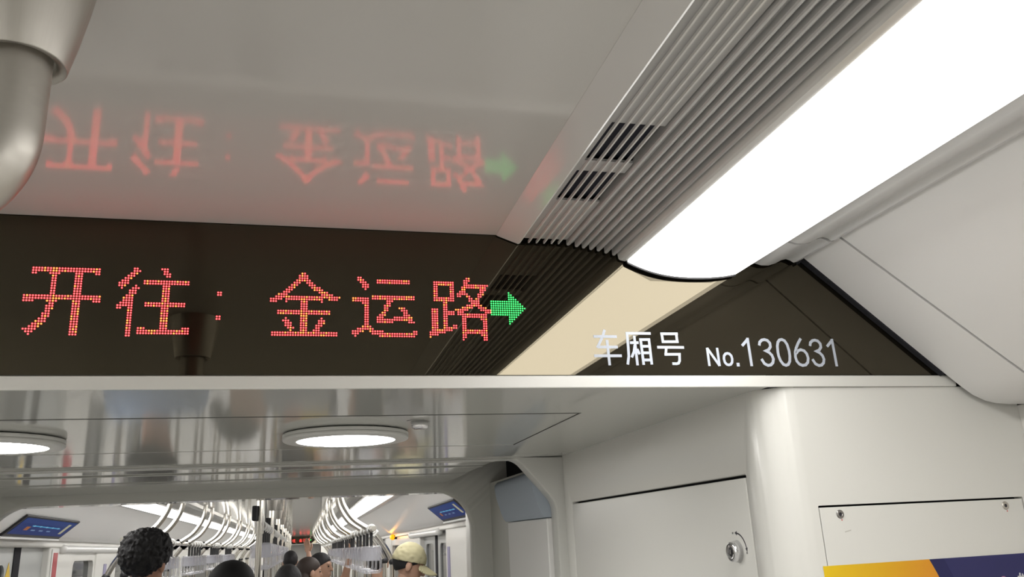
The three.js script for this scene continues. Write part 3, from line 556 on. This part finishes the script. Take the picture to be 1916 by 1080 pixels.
{
  const ring = rrect(-0.06, 0.06, -0.078, 0.078, 0.018); ring.holes.push(rrect(-0.0535, 0.0535, -0.066, 0.0715, 0.014, THREE.Path));
  const gripGeo = toCreasedNormals(new THREE.ExtrudeGeometry(ring, { depth: 0.05, bevelEnabled: true, bevelThickness: 0.003, bevelSize: 0.002, bevelSegments: 2, curveSegments: 6 }), 0.6).translate(0, 0, -0.025);
  const plateGeo = merged([box(0.108, 0.075, 0.002, 0, 0.03, 0.022), box(0.108, 0.075, 0.002, 0, 0.03, -0.022)]);
  const strapGeo = box(0.017, 0.085, 0.03, 0, 0, 0, 0.002), hookGeo = new THREE.TorusGeometry(0.024, 0.008, 8, 20);
  const place = ['nearest', 'second', 'third', 'fourth', 'fifth'];
  const bay = ['first', 'second', 'third', 'fourth'];
  for (const [nm, x, y, start, step] of [['right', 0.69, 1.80, -4.2, [0, 0.33, 0.62, 1.0, 1.33]], ['left', -0.69, 1.80, -5.06, [0, 0.2, 0.4, 0.6, 0.8]], ['middle', 0.035, 1.852, -4.3, [0, 0.3, 0.6, 0.9, 1.2]]])
    for (let k = 0; k < 4; k++) for (let i = 0; i < 5; i++) {
      const z = start - k * 1.85 - step[i];
      const t = thing('hand_strap', `clear plastic hand strap on the ${nm} rail, ${place[i]} of its ${bay[k]} group`, 'strap', [x, y, z], 'clear hand straps');
      obj('hook', hookGeo, M.whitePlastic, t);
      const st = obj('strap', strapGeo.clone().translate(0, -0.062, 0), M.strap, t);
      const gr = obj('grip', gripGeo.clone().translate(0, -0.178, 0), M.clear, t); obj('plate', plateGeo.clone().translate(0, -0.178, 0), M.clear, gr);
      inNext(t);
    }
}

// ------------------------------------------------------------------ people
const vlen = (x, y, z) => Math.sqrt(x * x + y * y + z * z);
const smin = (a, b, k) => { const h = Math.max(k - Math.abs(a - b), 0) / k; return Math.min(a, b) - h * h * k * 0.25; };
const cap = (a, b, ra, rb = ra) => { const d = [b[0] - a[0], b[1] - a[1], b[2] - a[2]], l2 = d[0] * d[0] + d[1] * d[1] + d[2] * d[2]; return (x, y, z) => { const px = x - a[0], py = y - a[1], pz = z - a[2], h = Math.max(0, Math.min(1, (px * d[0] + py * d[1] + pz * d[2]) / l2)); return vlen(px - d[0] * h, py - d[1] * h, pz - d[2] * h) - (ra + (rb - ra) * h); }; };
const ell = (c, r) => (x, y, z) => { const k0 = vlen((x - c[0]) / r[0], (y - c[1]) / r[1], (z - c[2]) / r[2]), k1 = vlen((x - c[0]) / r[0] ** 2, (y - c[1]) / r[1] ** 2, (z - c[2]) / r[2] ** 2); return k1 < 1e-9 ? -Math.min(...r) : k0 * (k0 - 1) / k1; };
const uni = (k, ...fs) => (x, y, z) => { let d = fs[0](x, y, z); for (let i = 1; i < fs.length; i++) d = smin(d, fs[i](x, y, z), k); return d; };
function netMesh(f, lo, hi, cell) {                // surface nets
  const n = lo.map((l, i) => Math.ceil((hi[i] - l) / cell) + 1), [nx, ny, nz] = n, val = new Float32Array(nx * ny * nz), id = (i, j, k) => i + nx * (j + ny * k);
  for (let k = 0; k < nz; k++) for (let j = 0; j < ny; j++) for (let i = 0; i < nx; i++) val[id(i, j, k)] = f(lo[0] + i * cell, lo[1] + j * cell, lo[2] + k * cell);
  const vi = new Int32Array(nx * ny * nz).fill(-1), pos = [], idx = [];
  for (let k = 0; k < nz - 1; k++) for (let j = 0; j < ny - 1; j++) for (let i = 0; i < nx - 1; i++) {
    let c = 0, sx = 0, sy = 0, sz = 0;
    for (let e = 0; e < 12; e++) {
      const ax = e >> 2, u = e & 1, v = (e >> 1) & 1, a = [0, 0, 0], b = [0, 0, 0]; a[(ax + 1) % 3] = b[(ax + 1) % 3] = u; a[(ax + 2) % 3] = b[(ax + 2) % 3] = v; b[ax] = 1;
      const va = val[id(i + a[0], j + a[1], k + a[2])], vb = val[id(i + b[0], j + b[1], k + b[2])];
      if ((va < 0) !== (vb < 0)) { const t = va / (va - vb); sx += a[0] + (b[0] - a[0]) * t; sy += a[1] + (b[1] - a[1]) * t; sz += a[2] + (b[2] - a[2]) * t; c++; }
    }
    if (c) { vi[id(i, j, k)] = pos.length / 3; pos.push(lo[0] + (i + sx / c) * cell, lo[1] + (j + sy / c) * cell, lo[2] + (k + sz / c) * cell); }
  }
  const quad = (a, b, c, d, r) => { if (a < 0 || b < 0 || c < 0 || d < 0) return; r ? idx.push(a, c, b, a, d, c) : idx.push(a, b, c, a, c, d); };
  for (let k = 1; k < nz - 1; k++) for (let j = 1; j < ny - 1; j++) for (let i = 1; i < nx - 1; i++) {
    const s = val[id(i, j, k)] < 0;
    if (s !== val[id(i + 1, j, k)] < 0) quad(vi[id(i, j - 1, k - 1)], vi[id(i, j, k - 1)], vi[id(i, j, k)], vi[id(i, j - 1, k)], !s);
    if (s !== val[id(i, j + 1, k)] < 0) quad(vi[id(i - 1, j, k - 1)], vi[id(i - 1, j, k)], vi[id(i, j, k)], vi[id(i, j, k - 1)], !s);
    if (s !== val[id(i, j, k + 1)] < 0) quad(vi[id(i - 1, j - 1, k)], vi[id(i, j - 1, k)], vi[id(i, j, k)], vi[id(i - 1, j, k)], !s);
  }
  const g = new THREE.BufferGeometry(); g.setAttribute('position', new THREE.Float32BufferAttribute(pos, 3)); g.setIndex(idx); g.computeVertexNormals();
  g.setAttribute('uv', new THREE.Float32BufferAttribute(new Float32Array(pos.length / 3 * 2), 2)); return g;
}
const headSdf = uni(0.014, uni(0.035, ell([0, 0.03, -0.012], [0.073, 0.086, 0.094]), ell([0, -0.042, 0.018], [0.056, 0.076, 0.068]), cap([0, -0.1, 0.052], [0, -0.102, 0.056], 0.02)),
  cap([0, 0.012, 0.086], [0, -0.03, 0.102], 0.008, 0.0125), cap([-0.034, 0.024, 0.074], [0.034, 0.024, 0.074], 0.011), cap([-0.02, -0.064, 0.080], [0.02, -0.064, 0.080], 0.007), cap([-0.018, -0.074, 0.079], [0.018, -0.074, 0.079], 0.006),
  ell([0.077, -0.006, -0.004], [0.010, 0.032, 0.019]), ell([-0.077, -0.006, -0.004], [0.010, 0.032, 0.019]));
const hairCut = (y, z, front) => (z - 0.03 - front - 1.6 * (y - 0.02)) / 1.887;
const HAIR = {
  short: (x, y, z) => Math.max(ell([0, 0.034, -0.018], [0.083, 0.098, 0.106])(x, y, z) + 0.0025 * noise.noise(x * 90, y * 60, z * 90), hairCut(y, z, 0), -0.078 - y),
  curly: (x, y, z) => { const w = 1 - Math.max(0, 0.03 - y) * 1.8; return Math.max(smin(ell([0, 0.042, -0.018], [0.100 * w, 0.100, 0.114])(x, y, z), ell([0.0, 0.095, -0.005], [0.094, 0.055, 0.1])(x, y, z), 0.03) + 0.011 * noise.noise(x * 48, y * 48, z * 48) + 0.007 * noise.noise(x * 110, y * 110, z * 110), hairCut(y, z, 0.035), -0.11 - y); },
  bun: (x, y, z) => Math.min(Math.max(ell([0, 0.032, -0.016], [0.08, 0.096, 0.102])(x, y, z), hairCut(y, z, 0.01), -0.09 - y), ell([0, -0.03, -0.125], [0.034, 0.055, 0.034])(x, y, z) + 0.004 * noise.noise(x * 60, y * 25, z * 60)),
  long: (x, y, z) => Math.min(Math.max(ell([0, 0.032, -0.016], [0.083, 0.1, 0.106])(x, y, z), hairCut(y, z, 0)), Math.max(ell([0, -0.11, -0.055], [0.092, 0.17, 0.066])(x, y, z) + 0.004 * noise.noise(x * 60, y * 10, z * 60), z - 0.002)),
  under: (x, y, z) => Math.max(ell([0, 0.02, -0.016], [0.079, 0.094, 0.102])(x, y, z), hairCut(y, z, 0.012), -0.08 - y, y - 0.06),
};
const handSdf = (() => {                          // palm hanging along -y, thumb towards +z
  const f = [uni(0.01, ell([0, -0.045, 0], [0.015, 0.05, 0.040]))];
  [[0.027, 0.072, 0.0085], [0.009, 0.082, 0.009], [-0.010, 0.076, 0.0085], [-0.028, 0.060, 0.0075]].forEach(([z, l, r]) => f.push(cap([0, -0.082, z], [0.006, -0.082 - l * 0.5, z * 1.05], r + 0.0008, r), cap([0.006, -0.082 - l * 0.5, z * 1.05], [0.022, -0.082 - l * 0.95, z], r, r * 0.85)));
  f.push(cap([0.004, -0.022, 0.03], [0.012, -0.055, 0.057], 0.011, 0.0095), cap([0.012, -0.055, 0.057], [0.022, -0.083, 0.062], 0.0095, 0.008));
  return uni(0.005, ...f);
})();
const handGeo = netMesh(handSdf, [-0.04, -0.19, -0.06], [0.06, 0.02, 0.09], 0.0045);
const headGeo = netMesh(headSdf, [-0.11, -0.145, -0.13], [0.11, 0.14, 0.14], 0.005);
const hairGeo = {}; for (const k in HAIR) hairGeo[k] = netMesh(HAIR[k], [-0.13, -0.31, -0.18], [0.13, 0.20, 0.15], k === 'curly' ? 0.0045 : 0.006);
const capSdf = (x, y, z) => {
  const crown = Math.max(ell([0, 0.034, -0.012], [0.090, 0.112, 0.112])(x, y, z) + 0.0035 * noise.noise(x * 30, y * 45, z * 30), 0.022 - y + 0.10 * z, -ell([0, 0.03, -0.012], [0.084, 0.103, 0.105])(x, y, z));
  const bx = x / 0.08, bz = (z - 0.085) / 0.105, by = y - 0.028 + 0.55 * x * x / 0.08 + 0.35 * (z - 0.085);
  const brim = Math.max((Math.sqrt(bx * bx + bz * bz) - 1) * 0.08, Math.abs(by) - 0.0045, 0.06 - z);
  return smin(crown, brim, 0.006);
};
const capGeo = netMesh(capSdf, [-0.11, -0.08, -0.14], [0.11, 0.17, 0.21], 0.0045);
function limbPath(sh, el, wr) { return uni(0.02, cap(sh, el, 0.052, 0.041), cap(el, wr, 0.041, 0.027)); }
function person(o) {
  const t = thing('person', o.label, 'person', o.at, o.group); t.rotation.y = o.turn; const sc = o.height / 1.75; t.scale.setScalar(sc);
  const sx = 0.17, arms = o.arms || {}, pose = s => arms[s > 0 ? 'left' : 'right'] === 'up'
    ? [[s * sx, 1.40, 0], [s * 0.24, 1.50, 0.16], [s * 0.20, 1.72, 0.22]] : arms[s > 0 ? 'left' : 'right'] === 'phone' ? [[s * sx, 1.39, 0], [s * 0.22, 1.13, 0.03], [s * 0.08, 1.17, 0.27]] : [[s * sx, 1.39, -0.005], [s * 0.225, 1.11, -0.02], [s * 0.235, 0.86, 0.05]];
  const P = { 1: pose(1), '-1': pose(-1) };
  const wide = (f, k) => (x, y, z) => f(x / k, y, z);
  const torso = uni(0.06, wide(cap([0, 0.98, 0], [0, 1.10, 0], 0.115, 0.105), 1.28), wide(cap([0, 1.10, 0], [0, 1.30, -0.005], 0.105, 0.12), 1.38), wide(cap([0, 1.33, -0.01], [0, 1.38, -0.01], 0.095, 0.065), 1.9));
  const neck = cap([0, 1.38, -0.012], [0, 1.56, 0.0], 0.056, 0.051);
  const leg = s => uni(0.03, cap([s * 0.085, 0.93, 0], [s * 0.095, 0.50, 0.012], 0.088, 0.056), cap([s * 0.095, 0.50, 0.012], [s * 0.098, 0.09, -0.012], 0.055, 0.036));
  const foot = s => cap([s * 0.1, 0.045, -0.03], [s * 0.115, 0.035, 0.15], 0.042, 0.033);
  const body = uni(0.03, torso, neck, leg(1), leg(-1), foot(1), foot(-1), limbPath(...P[1]), limbPath(...P[-1]));
  const bodyGeo = netMesh(body, [-0.36, -0.02, -0.24], [0.36, 1.86, 0.40], 0.013);
  const hq = new THREE.Matrix4().makeRotationFromEuler(new THREE.Euler(o.pitch || 0, o.look || 0, o.tilt || 0, 'YXZ')).setPosition(0, 1.625, 0.012 + 0.04 * Math.sin(o.pitch || 0));
  const gs = [bodyGeo, headGeo.clone().applyMatrix4(hq)];
  for (const s of [1, -1]) {
    const [, el, wr] = P[s], d = V(wr[0] - el[0], wr[1] - el[1], wr[2] - el[2]).normalize(), q = new THREE.Quaternion().setFromUnitVectors(V(0, -1, 0), d);
    gs.push((s > 0 ? mirrorX(handGeo) : handGeo.clone()).applyQuaternion(q).translate(...wr));
  }
  obj('body', gs, o.skin || M.skin, t);
  for (const s of [1, -1]) obj('eye', new THREE.SphereGeometry(0.0105, 12, 8).scale(1.2, 0.6, 0.7).translate(s * 0.031, 0.003, 0.079).applyMatrix4(hq), M.eye, t);
  obj('hair', hairGeo[o.hair].clone().applyMatrix4(hq), o.hairMat || M.hair, t);
  if (o.cap) { const c = obj('cap', capGeo.clone().applyMatrix4(hq), M.cap, t); c.userData.label = 'beige baseball cap'; }
  const sleeve = s => { const [a, b] = P[s], k = 0.62; return cap(a, [a[0] + (b[0] - a[0]) * k, a[1] + (b[1] - a[1]) * k, a[2] + (b[2] - a[2]) * k], 0.068, 0.062); };
  const infl = (f, e) => (x, y, z) => f(x, y, z) - e;
  const shirt = (x, y, z) => Math.max(uni(0.03, infl(torso, 0.018), sleeve(1), sleeve(-1))(x, y, z), 0.90 - y, y - 1.455 + 0.25 * z, 0.06 - vlen(x, (y - 1.46) * 1.0, z - 0.01));
  obj('shirt', netMesh(shirt, [-0.36, 0.86, -0.24], [0.36, 1.70, 0.34], 0.012), o.shirt, t);
  const trousers = (x, y, z) => Math.max(infl(uni(0.04, wide(cap([0, 0.93, 0], [0, 1.0, 0], 0.118, 0.112), 1.25), leg(1), leg(-1)), 0.016)(x, y, z), 0.07 - y, y - 0.99);
  obj('trousers', netMesh(trousers, [-0.24, 0.04, -0.17], [0.24, 1.03, 0.17], 0.014), o.legs || M.trousers, t);
  const shoe = (x, y, z) => Math.max(Math.min(foot(1)(x, y, z), foot(-1)(x, y, z)) - 0.006, -y);
  obj('shoes', netMesh(shoe, [-0.2, -0.03, -0.12], [0.2, 0.12, 0.24], 0.012), o.shoes || M.blackCloth, t);
  if (o.bag) obj('bag_strap', [tube([[0.12, 1.44, 0.02], [0.09, 1.40, 0.125], [0, 1.2, 0.155], [-0.16, 0.98, 0.12]], 0.008, 24, 8), tube([[0.12, 1.44, 0.02], [0.08, 1.40, -0.13], [-0.02, 1.2, -0.15], [-0.17, 0.98, -0.10]], 0.008, 24, 8)], M.blackCloth, t);
  return t;
}
const PI = Math.PI;
person({ label: 'man with curly black hair and slate blue shirt standing in the gangway opening', at: [-0.403, -0.04, -3.03], height: 1.80, turn: PI - 0.35, hair: 'curly', shirt: M.slateCloth, skin: M.skinDark });
person({ label: 'woman with smooth black hair tied in a low bun behind the curly haired man', at: [0.007, 0.0, -2.6], height: 1.635, turn: 1.1, hair: 'bun', shirt: M.khaki, look: 0.2 });
person({ label: 'person with short black hair and bare forehead at the bottom of the opening', at: [0.205, 0.01, -3.9], height: 1.565, turn: 0.15, hair: 'short', shirt: M.greyCloth, skin: M.skinDark, pitch: 0.25 });
person({ label: 'man in a beige cap looking down to the right, near the right door', at: [0.89, 0.01, -4.12], height: 1.64, turn: 1.45, hair: 'under', cap: true, shirt: M.greyCloth, pitch: 0.32, arms: { right: 'phone', left: 'phone' } });
person({ label: 'man with black hair and black shirt seen from behind beside the beige cap', at: [0.83, 0.01, -5.36], height: 1.63, turn: PI - 0.5, hair: 'short', shirt: M.blackCloth });
person({ label: 'woman with brown hair and a yellow top farther down the car', at: [0.33, 0.01, -5.7], height: 1.58, turn: 1.9, hair: 'long', hairMat: M.hairBrown, shirt: M.yellowCloth });
person({ label: 'person in a white shirt with a black bag strap reaching up to a strap', at: [0.435, 0.01, -6.5], height: 1.60, turn: 1.2, hair: 'short', shirt: M.whiteCloth, bag: true, arms: { left: 'up' } });
person({ label: 'person in dark clothes far down the middle of the next car', at: [0.16, 0.01, -8.2], height: 1.62, turn: PI, hair: 'short', shirt: M.blackCloth, arms: { right: 'up' } });
person({ label: 'short person in a violet blue top seen only as a reflection in the glossy soffit', at: [1.0, 0.01, -6.4], height: 1.27, turn: -0.6, hair: 'long', shirt: M.violetCloth, legs: M.violetCloth });

renderer.render(scene, camera);
